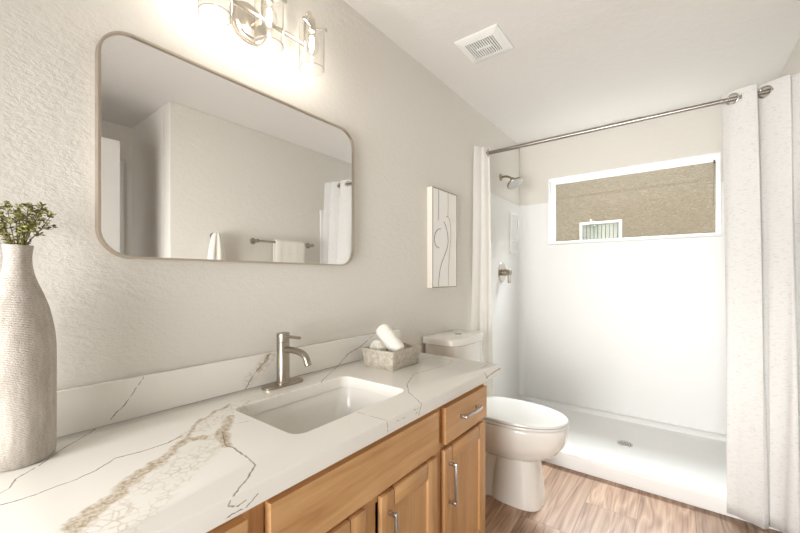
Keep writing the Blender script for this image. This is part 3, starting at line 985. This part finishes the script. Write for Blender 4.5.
# ------------------------------------------------------------------ vanity light
vl = thing('vanity_light', 'three-lamp nickel vanity light with clear glass shades above the mirror', 'wall light', (0.0, 0.662, 2.02))
LY = [0.497, 0.666, 0.835]
b = NB(); lathe(b, (0.0006, 0.666, 2.025), (1, 0, 0), [(0.062, 0), (0.064, 0.004), (0.064, 0.012), (0.058, 0.016), (0.054, 0.016), (0.050, 0.024), (0.030, 0.030), (0.012, 0.032)], 40); obj('backplate', b, MSATIN, vl)
b = NB(); cyl(b, (0.028, 0.666, 2.006), (0.088, 0.666, 2.006), 0.009, 16); obj('stem', b, MSATIN, vl)
b = NB(); cyl(b, (0.088, LY[0] - 0.012, 2.006), (0.088, LY[2] + 0.012, 2.006), 0.0075, 18, 0.001); obj('crossbar', b, MSATIN, vl)
LX = 0.128
for y in LY:
    b = NB()
    tube(b, smooth_path([(0.088, y, 2.008), (0.088, y, 2.05), (0.091, y, 2.085), (0.103, y, 2.112), (0.120, y, 2.107), (LX, y, 2.075)], 6), 0.0042, 12)
    arm = obj('arm', b, MSATIN, vl)
    b = NB()
    lathe(b, (LX, y, 2.082), (0, 0, -1), [(0.006, 0), (0.012, 0.004), (0.0135, 0.012), (0.0135, 0.040), (0.011, 0.044)], 24)
    soc = obj('socket', b, MSATIN, vl)
    for ang in (0.9, 0.9 + 2.094, 0.9 + 4.189):
        b = NB()
        dv = Vector((math.cos(ang), math.sin(ang), 0))
        p = Vector((LX, y, 2.052))
        cyl(b, p + dv * 0.0125, p + dv * 0.047, 0.0026, 8); cyl(b, p + dv * 0.046, p + dv * 0.054, 0.0055, 12)
        obj('thumbscrew', b, MSATIN, soc)
    b = NB()
    lathe(b, (LX, y, 2.062), (0, 0, -1), [(0.044, 0), (0.044, 0.157), (0.0434, 0.158), (0.0426, 0.157)], 40, cap0=False, cap1=False)
    obj('glass_shade', b, MSHADE, vl)
    b = NB()
    lathe(b, (LX, y, 2.039), (0, 0, -1), [(0.010, 0), (0.0115, 0.012), (0.017, 0.024), (0.0235, 0.040), (0.0245, 0.054), (0.021, 0.068), (0.012, 0.079), (0.002, 0.083)], 28)
    bu = obj('bulb', b, MBULBG, vl)
    b = NB()
    lathe(b, (LX, y, 2.022), (0, 0, -1), [(0.002, 0), (0.0058, 0.006), (0.0066, 0.022), (0.0058, 0.044), (0.002, 0.052)], 14)
    obj('filament', b, MBULB, bu, label='glowing filament')
    b = NB()
    tube(b, [(LX + 0.0432 * math.cos(2 * PI * k / 40), y + 0.0432 * math.sin(2 * PI * k / 40), 1.9045) for k in range(40)], 0.0013, 8, closed=True)
    obj('glass_rim', b, MRIM, vl)

# ------------------------------------------------------------------ framed art
ar = thing('framed_art', 'tall white abstract line-art canvas in a thin frame above the toilet', 'picture', (0.0, 1.905, 1.105))
AY0, AY1, AZ0, AZ1, AX = 1.774, 2.062, 1.106, 1.690, 0.036
b = NB()
ring_plate(b, rrect((AY0 + AY1) / 2, (AZ0 + AZ1) / 2, (AY1 - AY0) / 2, (AZ1 - AZ0) / 2, 0.001, 1), rrect((AY0 + AY1) / 2, (AZ0 + AZ1) / 2, (AY1 - AY0) / 2 - 0.007, (AZ1 - AZ0) / 2 - 0.007, 0.001, 1), 'x', 0.0008, AX)
obj('frame', b, MARTEDGE, ar, smooth=0)
b = NB()
ring_plate(b, rrect((AY0 + AY1) / 2, (AZ0 + AZ1) / 2, (AY1 - AY0) / 2, (AZ1 - AZ0) / 2, 0.001, 1), rrect((AY0 + AY1) / 2, (AZ0 + AZ1) / 2, (AY1 - AY0) / 2 - 0.003, (AZ1 - AZ0) / 2 - 0.003, 0.001, 1), 'x', AX, AX + 0.0015)
obj('lip', b, MARTDARK, ar, label='thin dark front edge', smooth=0)
b = NB(); box(b, (0.004, AY0 + 0.0072, AZ0 + 0.0072), (AX - 0.002, AY1 - 0.0072, AZ1 - 0.0072))
AW, AH = AY1 - AY0, AZ1 - AZ0
def A(s, t): return (AX - 0.0018, AY0 + s * AW, AZ1 - t * AH)
lines = [([(0.25, 0.015), (0.25, 0.16), (0.24, 0.32)], 1), ([(0.63, 0.015), (0.63, 0.14), (0.62, 0.26)], 2),
         ([(0.55, 0.26), (0.66, 0.27), (0.73, 0.34), (0.75, 0.45), (0.70, 0.62), (0.66, 0.78), (0.66, 0.985)], 2),
         ([(0.45, 0.32), (0.56, 0.38), (0.62, 0.46), (0.62, 0.56), (0.50, 0.66), (0.36, 0.76), (0.28, 0.86), (0.24, 0.985)], 1),
         ([(0.33, 0.40), (0.20, 0.42), (0.11, 0.47), (0.09, 0.53), (0.15, 0.58), (0.27, 0.60)], 1)]
for pts_, mi in lines:
    tube(b, smooth_path([A(*p) for p in pts_], 6), 0.0022, 6, mi=mi)
obj('canvas', b, [MCANVAS, MLINEG, MLINEB], ar)

# ------------------------------------------------------------------ ceiling vent
vt = thing('exhaust_fan_grille', 'square white exhaust fan grille in the ceiling', 'vent', (0.36, 1.768, H))
VX0, VX1, VY0, VY1 = 0.244, 0.474, 1.654, 1.880
vcx, vcy = (VX0 + VX1) / 2, (VY0 + VY1) / 2
b = NB()
def rq(h, z): return [(vcx - h * (VX1 - VX0) / 2, vcy - h * (VY1 - VY0) / 2, z), (vcx + h * (VX1 - VX0) / 2, vcy - h * (VY1 - VY0) / 2, z), (vcx + h * (VX1 - VX0) / 2, vcy + h * (VY1 - VY0) / 2, z), (vcx - h * (VX1 - VX0) / 2, vcy + h * (VY1 - VY0) / 2, z)]
loft(b, [rq(1, H - 0.0005), rq(1.0, H - 0.005), rq(0.70, H - 0.017), rq(0.64, H - 0.017), rq(0.64, H - 0.0005)], wrap=True)
obj('frame', b, MWHITE, vt, smooth=20)
b = NB(); box(b, (vcx - 0.078, vcy - 0.076, H - 0.0032), (vcx + 0.078, vcy + 0.076, H - 0.0006)); obj('opening', b, MDARK, vt, smooth=0)
b = NB()
for k in range(12):
    x = vcx - 0.066 + 0.012 * k
    box(b, (x - 0.0033, vcy - 0.073, H - 0.0165), (x + 0.0033, vcy + 0.073, H - 0.0055))
box(b, (vcx - 0.040, vcy - 0.006, H - 0.0170), (vcx + 0.040, vcy + 0.006, H - 0.0055))
obj('grille', b, MWHITE, vt, smooth=0)

# ------------------------------------------------------------------ toilet
TC = 1.925
tl = thing('toilet', 'white elongated toilet with closed lid between the vanity and shower', 'toilet', (0.35, TC, 0))


def egg(xb, xf, hw, z, n=40, flat=0.62):
    """plan outline: squarer at the back, elongated oval at the front"""
    pts = []
    xm = xb + (xf - xb) * 0.42
    for k in range(n):
        a = 2 * PI * k / n
        c, s = math.cos(a), math.sin(a)
        if c >= 0:
            x = xm + (xf - xm) * abs(c) ** 0.92
            e = 0.94
        else:
            x = xm - (xm - xb) * abs(c) ** flat
            e = 0.70
        y = math.copysign(abs(s) ** e, s) * hw
        pts.append((x, TC + y, z))
    return pts


b = NB()
loft(b, [egg(0.24, 0.590, 0.094, 0.226), egg(0.235, 0.606, 0.106, 0.238), egg(0.228, 0.640, 0.126, 0.256), egg(0.218, 0.678, 0.148, 0.284), egg(0.212, 0.706, 0.164, 0.318), egg(0.208, 0.720, 0.174, 0.352),
         egg(0.205, 0.727, 0.179, 0.385), egg(0.205, 0.727, 0.180, 0.408), egg(0.207, 0.723, 0.178, 0.419), egg(0.215, 0.713, 0.171, 0.423)])
obj('bowl', b, MPORC, tl, smooth=60)
b = NB()
def ped(x0, x1, hw, z, p=3.2, n=40):
    cx, hx = (x0 + x1) / 2, (x1 - x0) / 2
    out = []
    for k in range(n):
        a = 2 * PI * k / n
        c, s = math.cos(a), math.sin(a)
        out.append((cx + hx * math.copysign(abs(c) ** (2 / p), c), TC + hw * math.copysign(abs(s) ** (2 / p), s), z))
    return out
loft(b, [ped(0.345, 0.612, 0.106, 0.0005), ped(0.345, 0.613, 0.106, 0.012), ped(0.352, 0.608, 0.102, 0.05), ped(0.362, 0.600, 0.096, 0.13), ped(0.370, 0.590, 0.091, 0.20), ped(0.375, 0.586, 0.089, 0.235)])
obj('pedestal', b, MPORC, tl, smooth=60)
b = NB()
loft(b, [ped(0.12, 0.40, 0.100, 0.0005), ped(0.12, 0.40, 0.100, 0.02), ped(0.14, 0.40, 0.086, 0.05), ped(0.13, 0.40, 0.080, 0.12), ped(0.12, 0.41, 0.088, 0.19), ped(0.11, 0.43, 0.10, 0.26), ped(0.10, 0.45, 0.115, 0.32)])
for s in (-1, 1):   # trapway bulge
    tube(b, smooth_path([(0.36, TC + s * 0.072, 0.26), (0.30, TC + s * 0.080, 0.20), (0.25, TC + s * 0.082, 0.13), (0.20, TC + s * 0.080, 0.16), (0.16, TC + s * 0.074, 0.22)], 6), 0.030, 12)
obj('trapway', b, MPORC, tl, smooth=60)
b = NB()
loft(b, [ped(0.022, 0.30, 0.150, 0.30, 5), ped(0.022, 0.32, 0.172, 0.35, 5), ped(0.022, 0.32, 0.180, 0.392, 5), ped(0.022, 0.32, 0.180, 0.412, 5)])
obj('tank_deck', b, MPORC, tl, smooth=60)
# seat ring and lid
b = NB()
loft(b, [egg(0.235, 0.725, 0.180, 0.4255), egg(0.232, 0.729, 0.183, 0.429), egg(0.232, 0.729, 0.183, 0.435), egg(0.235, 0.726, 0.181, 0.438)])
obj('seat', b, MSEAT, tl, smooth=40)
b = NB()
loft(b, [egg(0.235, 0.723, 0.179, 0.4395), egg(0.232, 0.727, 0.182, 0.442), egg(0.232, 0.727, 0.182, 0.449), egg(0.236, 0.723, 0.179, 0.4535), egg(0.26, 0.69, 0.159, 0.4570), egg(0.33, 0.60, 0.10, 0.459)])
obj('seat_lid', b, MSEAT, tl, smooth=40)
for s in (-1, 1):
    b = NB()
    cyl(b, (0.222, TC + s * 0.075 - 0.022, 0.441), (0.222, TC + s * 0.075 + 0.022, 0.441), 0.011, 14, 0.002)
    obj('hinge', b, MSEAT, tl)


TT = 1.907


def dshape(x0, xs_, xf, hw, z, n=14):
    """straight back at x0, sides to xs_, bowed front to xf"""
    pts = [(x0, TT - hw + 0.006, z), (x0, TT + hw - 0.006, z), (x0 + 0.006, TT + hw, z), (xs_ - 0.03, TT + hw, z)]
    for k in range(n + 1):
        a = PI / 2 - PI * k / n
        pts.append((xs_ - 0.02 + (xf - xs_ + 0.02) * abs(math.cos(a)) ** 0.75, TT + hw * math.copysign(abs(math.sin(a)) ** 0.62, math.sin(a)), z))
    pts += [(xs_ - 0.03, TT - hw, z), (x0 + 0.006, TT - hw, z)]
    return pts


b = NB()
loft(b, [dshape(0.024, 0.16, 0.200, 0.160, 0.4125), dshape(0.020, 0.175, 0.218, 0.174, 0.47), dshape(0.018, 0.178, 0.222, 0.179, 0.60), dshape(0.018, 0.180, 0.226, 0.184, 0.790)])
obj('tank', b, MPORC, tl, smooth=50)
b = NB()
loft(b, [dshape(0.010, 0.184, 0.232, 0.190, 0.7905), dshape(0.008, 0.188, 0.238, 0.196, 0.795), dshape(0.008, 0.188, 0.238, 0.196, 0.822), dshape(0.010, 0.185, 0.235, 0.193, 0.829), dshape(0.016, 0.180, 0.228, 0.186, 0.832)])
obj('tank_lid', b, MPORC, tl, smooth=50)
b = NB(); lathe(b, (0.128, TT + 0.006, 0.832), (0, 0, 1), [(0.021, 0), (0.021, 0.003), (0.018, 0.0045), (0.002, 0.004)], 24); obj('flush_button', b, MNICKEL, tl, label='round nickel flush button')

# ------------------------------------------------------------------ things on the counter
VX, VY = 0.094, 0.115
VH = 0.985
vs_ = thing('tall_vase', 'tall bottle vase with grey woven texture at the counter end by the mirror', 'vase', (VX, VY, ZT))
b = NB()
prof = [(0.052, 0.0004), (0.0555, 0.003), (0.0572, 0.012), (0.0576, 0.10), (0.0578, 0.20), (0.0574, 0.235), (0.0555, 0.262), (0.0515, 0.290), (0.0455, 0.318), (0.0375, 0.344), (0.0295, 0.366), (0.0240, 0.386), (0.0212, 0.404),
        (0.0206, 0.418), (0.0214, 0.432), (0.0228, 0.442), (0.0226, 0.444), (0.0200, 0.444), (0.0185, 0.436), (0.0178, 0.415), (0.0178, 0.38)]
lathe(b, (VX, VY, ZT), (0, 0, 1), [(r_, h_ * VH) for r_, h_ in prof], 48)
obj('body', b, MVASE, vs_, smooth=50)

gp = thing('greenery_bunch', 'small bunch of olive green leafy sprigs standing in the tall grey vase', 'greenery', (VX, VY, 1.24))
sprigs = [(0.35, 0.5), (0.42, 1.4), (0.62, 2.3), (0.7, 3.1), (0.55, 4.0), (0.75, 4.9), (0.5, 5.7), (0.15, 1.0), (0.85, 0.1), (0.95, 1.7), (0.9, 3.6), (1.0, 5.3), (0.25, 2.9), (0.9, 2.7), (0.6, 0.9), (0.85, 4.4)]


def leaf(b, p, d, L, W):
    d = Vector(d).normalized()
    sdir = d.cross(Vector((random.uniform(-1, 1), random.uniform(-1, 1), random.uniform(0.2, 1)))).normalized()
    n = d.cross(sdir)
    pr = [(0, 0.0), (0.3, 0.8), (0.6, 1.0), (0.85, 0.6), (1.0, 0.0)]
    left, right, mid = [], [], []
    base = b.verts.new(p)
    prev = None
    for t, w in pr[1:-1]:
        c = p + d * (L * t) + n * (0.12 * L * math.sin(t * PI))
        a_, m_, z_ = b.verts.new(c - sdir * W * w / 2 + n * W * 0.12), b.verts.new(c), b.verts.new(c + sdir * W * w / 2 + n * W * 0.12)
        if prev is None:
            b.faces.new((base, m_, a_)); b.faces.new((base, z_, m_))
        else:
            b.faces.new((prev[0], prev[1], m_, a_)); b.faces.new((prev[1], prev[2], z_, m_))
        prev = (a_, m_, z_)
    tip = b.verts.new(p + d * L)
    b.faces.new((prev[0], prev[1], tip)); b.faces.new((prev[1], prev[2], tip))


for lean, az in sprigs:
    Lg = random.uniform(0.045, 0.075) * (1.15 - 0.35 * lean) + 0.012
    p0 = Vector((VX + 0.008 * math.cos(az), VY + 0.008 * math.sin(az), 1.208))
    dirv = Vector((math.cos(az) * lean * 0.66, math.sin(az) * lean * 0.66, 1.0)).normalized()
    p1 = p0 + Vector((0, 0, 0.018)) + dirv * 0.012
    pts = smooth_path([p0, p1, p1 + dirv * Lg * 0.55, p1 + dirv * Lg + Vector((0, 0, 0.006))], 5)
    s = NB(); tube(s, pts, [0.0014 - 0.0008 * i / len(pts) for i in range(len(pts))], 6)
    l = NB()
    tips = [pts[-1]]
    for k in range(5):
        q = pts[random.randint(len(pts) // 2 - 1, len(pts) - 2)]
        a2 = az + random.uniform(-1.5, 1.5)
        e = q + Vector((math.cos(a2) * 0.8, math.sin(a2) * 0.8, random.uniform(0.2, 0.9))).normalized() * random.uniform(0.012, 0.024)
        tube(s, [q, (q + e) / 2 + Vector((0, 0, 0.002)), e], 0.0006, 5)
        tips.append(e)
    st = obj('sprig', s, MSTEM, gp)
    for tpt in tips:
        for k in range(random.randint(7, 9)):
            a2 = random.uniform(0, 2 * PI)
            leaf(l, tpt - Vector((0, 0, random.uniform(0, 0.006))), (math.cos(a2), math.sin(a2), random.uniform(-0.1, 1.0)), random.uniform(0.006, 0.010), random.uniform(0.0032, 0.0048))
    for q in pts[3:]:
        for k in range(2):
            a2 = random.uniform(0, 2 * PI)
            leaf(l, q, (math.cos(a2), math.sin(a2), random.uniform(-0.3, 0.6)), random.uniform(0.006, 0.010), random.uniform(0.0032, 0.0048))
    obj('foliage', l, MLEAF, st, smooth=60)

# concrete box with rolled washcloths
cb = thing('concrete_box', 'square grey concrete planter box holding washcloths on the counter', 'box', (0.19, 1.215, ZT))
bx0, bx1, by0, by1 = 0.112, 0.264, 1.124, 1.306
b = NB()
c0 = ((bx0 + bx1) / 2, (by0 + by1) / 2)
def sq(d, z, r=0.006): return [(p[0], p[1], z) for p in rrect(c0[0], c0[1], (bx1 - bx0) / 2 + d, (by1 - by0) / 2 + d, r, 3)]
loft(b, [sq(-0.002, ZT + 0.0004), sq(0.0, ZT + 0.003), sq(0.010, 0.868), sq(0.009, 0.871), sq(-0.001, 0.871), sq(-0.003, 0.868), sq(-0.010, 0.812), sq(-0.012, 0.808)])
obj('box_wall', b, MCONC, cb, smooth=30)


def washcloth(label, a, c, r):
    """a rolled cloth: soft cylinder with spiral ends"""
    a, c = Vector(a), Vector(c)
    root = thing('rolled_washcloth', label, 'washcloth', tuple((a + c) / 2), 'rolled washcloths in the concrete box')
    d, u, w = basis(c - a)
    L = (c - a).length
    b = NB()
    n = 40
    rings = []
    prof_ = [(0.15, 0.010), (0.55, 0.004), (0.80, 0.0), (0.94, 0.004), (1.0, 0.014)]
    m = 14
    prof_ += [(1.0 + 0.02 * math.sin(k * 1.3), 0.014 + (L - 0.028) * k / m) for k in range(1, m)]
    prof_ += [(1.0, L - 0.014), (0.94, L - 0.004), (0.80, L), (0.55, L - 0.004), (0.15, L - 0.010)]
    for f, h in prof_:
        ring = []
        for k in range(n):
            q = 2 * PI * k / n
            rr = r * f * (1 + 0.03 * math.sin(3 * q + h * 30))
            if f > 0.9:
                rr += 0.004 * max(0.0, 1 - abs(q - 1.1) / 0.25)      # the loose outer edge
            ring.append(a + d * h + (u * math.cos(q) + w * math.sin(q)) * rr)
        rings.append(ring)
    loft(b, rings)
    obj('roll', b, MTOWEL, root, smooth=70)
    for e, s in ((a, -1), (c, 1)):       # spiral fold visible at each end
        sp_ = NB()
        pts = [e + d * (s * 0.0005) + (u * math.cos(q) + w * math.sin(q)) * (r * (0.15 + 0.75 * q / (5 * PI))) for q in [5 * PI * k / 60 for k in range(61)]]
        tube(sp_, pts, 0.0026, 6)
        obj('end_fold', sp_, MTOWEL, root)


washcloth('white rolled washcloth leaning upright in the front of the concrete box', (0.136, 1.206, 0.946), (0.234, 1.212, 0.856), 0.031)
washcloth('white rolled washcloth lying low in the rear corner of the concrete box', (0.146, 1.150, 0.876), (0.150, 1.266, 0.842), 0.027)

# ------------------------------------------------------------------ on the opposite wall (seen in the mirror)
tb = thing('towel_bar', 'nickel towel bar on the wall opposite the mirror', 'towel bar', (XR, 1.89, 1.46))
TBX, TBZ = XR - 0.068, 1.462
b = NB(); cyl(b, (TBX, 1.622, TBZ), (TBX, 2.185, TBZ), 0.008, 18); obj('bar', b, MNICKEL, tb)
for y in (1.627, 2.180):
    b = NB(); lathe(b, (XR - 0.0005, y, TBZ), (-1, 0, 0), [(0.026, 0), (0.026, 0.004), (0.014, 0.010), (0.011, 0.03), (0.012, 0.058), (0.014, 0.060), (0.014, 0.078), (0.011, 0.081)], 24); obj('bracket', b, MNICKEL, tb)
tw = thing('folded_bath_towel', 'folded white towel hanging over the towel bar, seen in the mirror', 'towel', (TBX, 1.93, 1.0))
b = NB()
def towel_prof(r, zb_f, zb_b):
    pts = [(TBX + r, zb_b)] + [(TBX + r, zb_b + (TBZ - zb_b) * k / 8) for k in range(1, 9)]
    pts += [(TBX + r * math.cos(PI * k / 10), TBZ + r * math.sin(PI * k / 10)) for k in range(1, 10)]
    pts += [(TBX - r, TBZ - (TBZ - zb_f) * k / 8) for k in range(0, 9)]
    return pts
rings = []
for k in range(13):
    y = 1.785 + 0.29 * k / 12
    e = 0.0035 * math.sin(k * 1.7)
    o_ = towel_prof(0.027 + e * 0.5 - (0.006 if k in (0, 12) else 0), 1.02, 1.06)
    i_ = towel_prof(0.0095 + (0.006 if k in (0, 12) else 0), 1.022, 1.062)
    rings.append([(p[0], y, p[1]) for p in o_ + i_[::-1]])
loft(b, rings)
obj('towel', b, MTOWEL, tw, smooth=60)
hk = thing('robe_hook', 'small nickel robe hook on the wall opposite the mirror', 'hook', (XR, 1.306, 1.47))
b = NB(); lathe(b, (XR - 0.0005, 1.306, 1.475), (-1, 0, 0), [(0.022, 0), (0.022, 0.004), (0.010, 0.008), (0.008, 0.03)], 20); obj('rosette', b, MNICKEL, hk)
b = NB(); tube(b, smooth_path([(XR - 0.025, 1.306, 1.475), (XR - 0.045, 1.306, 1.466), (XR - 0.055, 1.306, 1.480), (XR - 0.056, 1.306, 1.497)], 5), 0.005, 10); obj('prong', b, MNICKEL, hk)
ht = thing('hanging_hand_towel', 'white hand towel gathered on the robe hook, seen in the mirror', 'towel', (XR - 0.05, 1.306, 1.0))
b = NB()
rings = []
n = 44
for k, (z, hw, dp) in enumerate([(1.497, 0.010, 0.008), (1.490, 0.024, 0.016), (1.470, 0.034, 0.024), (1.43, 0.042, 0.028), (1.37, 0.054, 0.030), (1.28, 0.064, 0.032), (1.15, 0.072, 0.033), (1.02, 0.078, 0.034), (1.00, 0.077, 0.033)]):
    ring = []
    for i in range(n):
        a = 2 * PI * i / n
        f = 1 + 0.22 * math.sin(5 * a + 0.4) * min(1, k / 3) + 0.1 * math.sin(9 * a)
        ring.append((min(XR - 0.052 + dp * f * math.cos(a) - (0.012 if k < 2 else 0.006), XR - 0.012), 1.306 + hw * math.sin(a) * (0.9 + 0.1 * f), z))
    rings.append(ring)
loft(b, rings)
obj('towel', b, MTOWEL, ht, smooth=70)
